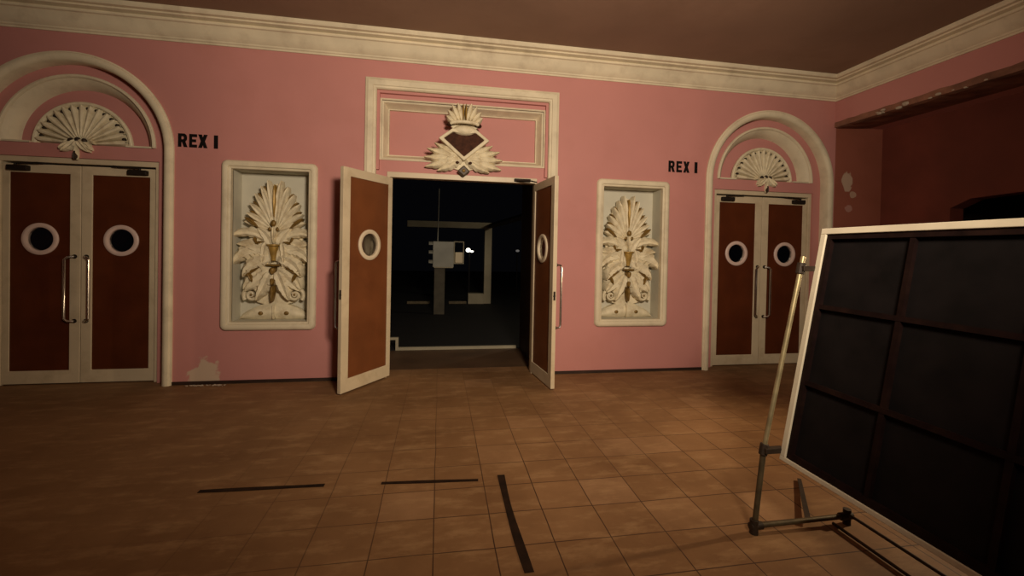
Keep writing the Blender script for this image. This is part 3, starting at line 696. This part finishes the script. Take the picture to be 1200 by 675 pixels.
mb = MB(); mb.tube([(2.285 - 1.83, YB0 + .028 - 2.01, .060), (2.30 - 1.83, YB1 - .028 - 2.01, .060)], .0085, 10); mb.build('tie_rod_and_shadow', M['rust_and_shade'], bd)
mb = MB(); mb.tube([(2.195 - 1.83, YB0 + .028 - 2.01, .012), (2.195 - 1.83, YB1 - .028 - 2.01, .012)], .008, 10); mb.build('tie_rod_and_shadow', M['rust_and_shade'], bd)  # low dark rod drawn in place of the upper rod's shadow on the floor
mb = MB(); a = Vector((2.06 - 1.83, 2.06 - 2.01, .03)); b_ = Vector((2.395 - 1.83, 2.475 - 2.01, .012)); t = (b_ - a).normalized(); n_ = Vector((-t.y, t.x, 0))*.014; zz = Vector((0, 0, .003))
mb.add([a - n_ - zz, a + n_ - zz, b_ + n_*.6 - zz, b_ - n_ - zz, a - n_ + zz, a + n_ + zz, b_ + n_*.6 + zz, b_ - n_ + zz], [(0, 3, 2, 1), (4, 5, 6, 7), (0, 1, 5, 4), (1, 2, 6, 5), (2, 3, 7, 6), (3, 0, 4, 7)])
mb.build('rear_strut', M['rust_and_shade'], bd, smooth=0)

# ------------------------------------------------------------------ vestibule and the night outside
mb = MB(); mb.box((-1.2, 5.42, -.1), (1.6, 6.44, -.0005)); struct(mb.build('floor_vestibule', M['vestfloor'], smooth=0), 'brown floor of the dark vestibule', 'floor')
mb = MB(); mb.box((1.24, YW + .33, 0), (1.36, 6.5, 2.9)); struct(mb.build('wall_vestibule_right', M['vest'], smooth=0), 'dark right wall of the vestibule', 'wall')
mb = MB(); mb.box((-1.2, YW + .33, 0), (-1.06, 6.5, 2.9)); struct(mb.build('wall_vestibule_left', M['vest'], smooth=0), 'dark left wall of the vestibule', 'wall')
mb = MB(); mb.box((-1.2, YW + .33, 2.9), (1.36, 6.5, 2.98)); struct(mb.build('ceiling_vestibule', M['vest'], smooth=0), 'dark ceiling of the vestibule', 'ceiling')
st = thing('step_edging', 'white edging line of the step beyond the open doorway', 'step edging', (.3, 6.46, 0))
mb = MB(); mb.box((-.88, -.015, 0), (.88, .03, .042)); mb.build('edging_bar', M['ext'], st, smooth=0)
mb = MB(); mb.box((-.92, -.015, 0), (-.8801, .03, .19)); mb.box((-1.3, -.015, .155), (-.9201, .03, .19)); mb.build('edging_return', M['ext'], st, smooth=0)
mb = MB(); mb.box((-12, 6.5, -.1), (14, 30, -.001)); struct(mb.build('ground_street', M['street'], smooth=0), 'dark street beyond the doorway at night', 'ground')

pf = thing('porch_frame', 'pale concrete post and lintel of the porch across the street', 'porch', (1.33, 12, 0))
mb = MB(); mb.box((-.10, -.1, 0), (.10, .1, 2.10)); mb.build('post', M['ext'], pf, bevel=.008, smooth=0)
mb = MB(); mb.box((-2.22, -.1, 2.10), (.10, .1, 2.27)); mb.build('lintel', M['ext'], pf, bevel=.008, smooth=0)
mb = MB(); mb.box((-.54, -.16, 0), (-.101, .16, .285)); mb.build('plinth', M['ext'], pf, bevel=.01, smooth=0)
mb = MB()
a = Vector((.06, -.1, 2.185)); b_ = Vector((.36, -3.9, 2.20))
mb.tube([a, b_], .07, 4); mb.build('side_lintel', M['vest'], pf, smooth=0)
kb = thing('kerb', 'low pale kerb running behind the metal cabinet', 'kerb', (0, 11.9, 0))
for x0, x1 in ((-.86, -.24), (.26, .75)):
    mb = MB(); mb.box((x0, -.05, 0), (x1, .05, .075)); mb.build('kerb_stone', M['pipedark'], kb, bevel=.006, smooth=0)
cb = thing('metal_cabinet', 'pale metal cabinet on a post out in the dark street', 'cabinet', (.05, 10, 0))
mb = MB(); mb.box((-.17, -.06, 0), (.07, .06, 1.09)); mb.build('post', M['extdark'], cb, bevel=.006, smooth=0)
mb = MB(); mb.box((-.21, -.12, 1.09), (.265, .12, 1.68)); mb.build('cabinet_body', M['cab'], cb, bevel=.012, smooth=0)
mb = MB(); mb.box((-.18, -.13, 1.075), (.25, .13, 1.1)); mb.build('cabinet_sill', M['ext'], cb, bevel=.004, smooth=0)
for z in (1.60, 1.40, 1.18):
    mb = MB(); mb.grid([[(-.211 - .09*t, .08*math.cos(PI*j/10), z + .075*math.sin(PI*j/10)) for j in range(11)] for t in (0, .5, 1)]); mb.build('side_hood', M['cab'], cb)
mb = MB(); mb.tube([(-.105, 0, 1.68), (-.095, 0, 2.9)], .012, 8); mb.build('conduit', M['cab'], cb)
mb = MB(); mb.plate(rect(.265, 1.17, .50, 1.69), [rect(.285, 1.19, .48, 1.67)], -.05, .05); f_ = mb.build('side_frame', M['ext'], cb, smooth=0)
mb = MB(); mb.box((.30, -.03, 1.195), (.475, .03, 1.44)); mb.build('lit_panel', M['lampwarm'], f_, bevel=.01, smooth=0)
lp = thing('street_lamp', 'small bright white lamp glowing in the street beside the cabinet', 'lamp', (.96, 14, 0))
mb = MB(); mb.tube([(0, .1, 0), (0, .1, 1.55)], .03, 10); mb.build('lamp_post', M['street'], lp)
mb = MB(); mb.ball((-.05, 0, 1.49), .07, 14, 8, (1.1, .8, 1)); mb.ball((.07, 0, 1.45), .04, 12, 7, (1.4, .8, .8)); mb.build('lamp_globe', M['lampwhite'], lp)
for i, (x, y, z, lb) in enumerate(((2.55, 14, 1.50, 'faint distant lamp low in the dark right of the porch'),)):
    l2 = thing('distant_lamp', lb, 'lamp', (x, y, 0))
    mb = MB(); mb.tube([(0, .06, 0), (0, .06, z)], .02, 8); mb.build('lamp_post', M['street'], l2)
    mb = MB(); mb.ball((0, 0, z), .05, 10, 6, (1.3, .7, .8)); mb.build('lamp_globe', M['lampdim'], l2)

# ------------------------------------------------------------------ light
w = bpy.data.worlds.new('night'); scn.world = w; w.use_nodes = True
w.node_tree.nodes['Background'].inputs['Color'].default_value = (.0012, .0012, .0016, 1)
w.node_tree.nodes['Background'].inputs['Strength'].default_value = 1

def light(name, kind, loc, target, energy, color, **k):
    d = bpy.data.lights.new(name, kind); d.energy = energy; d.color = color
    for a, b in k.items(): setattr(d, a, b)
    o = bpy.data.objects.new(name, d); col.objects.link(o); o.location = loc
    o.rotation_euler = (Vector(target) - Vector(loc)).to_track_quat('-Z', 'Y').to_euler()
    return o
light('torch', 'SPOT', (.85, -.25, 2.75), (.9, 5.05, 2.95), 900, (1, .83, .63), spot_size=math.radians(128), spot_blend=1.0, shadow_soft_size=.32)
light('side_lamp', 'SPOT', (5.15, 2.40, 1.50), (1.35, 3.05, .10), 330, (1, .73, .43), spot_size=math.radians(70), spot_blend=1.0, shadow_soft_size=.05)
light('porch_fill', 'POINT', (3.9, 8.6, 3.4), (0, 12, 0), 90, (1, .86, .62), shadow_soft_size=.15)  # added fill, hidden behind the wall, to brighten the porch and cabinet

# ------------------------------------------------------------------ camera (15 mm lens, level, picture cropped off the optical axis)
cam = bpy.data.cameras.new('camera'); co = bpy.data.objects.new('camera', cam); col.objects.link(co)
cam.sensor_width = 36; cam.lens = 500 / 1200 * 36; cam.shift_y = -(337.5 - 299.6) / 1200
cam.clip_start = .05; cam.clip_end = 200
yaw, pitch, roll = (math.radians(a) for a in (-9.59, -.66, -1.15))
fw_ = Vector((-math.sin(yaw)*math.cos(pitch), math.cos(yaw)*math.cos(pitch), math.sin(pitch)))
r_ = Vector((math.cos(yaw), math.sin(yaw), 0)); d_ = fw_.cross(r_)
r2 = r_*math.cos(roll) + d_*math.sin(roll); d2 = d_*math.cos(roll) - r_*math.sin(roll)
m4 = Matrix.Identity(4)
for i in range(3): m4[i][0] = r2[i]; m4[i][1] = -d2[i]; m4[i][2] = -fw_[i]; 
m4.translation = (0, 0, 1.5)
co.matrix_world = m4
scn.camera = co
scn.view_settings.view_transform = 'Standard'; scn.view_settings.look = 'None'
scn.view_settings.exposure = 0; scn.view_settings.gamma = 1; scn.view_settings.use_curve_mapping = False
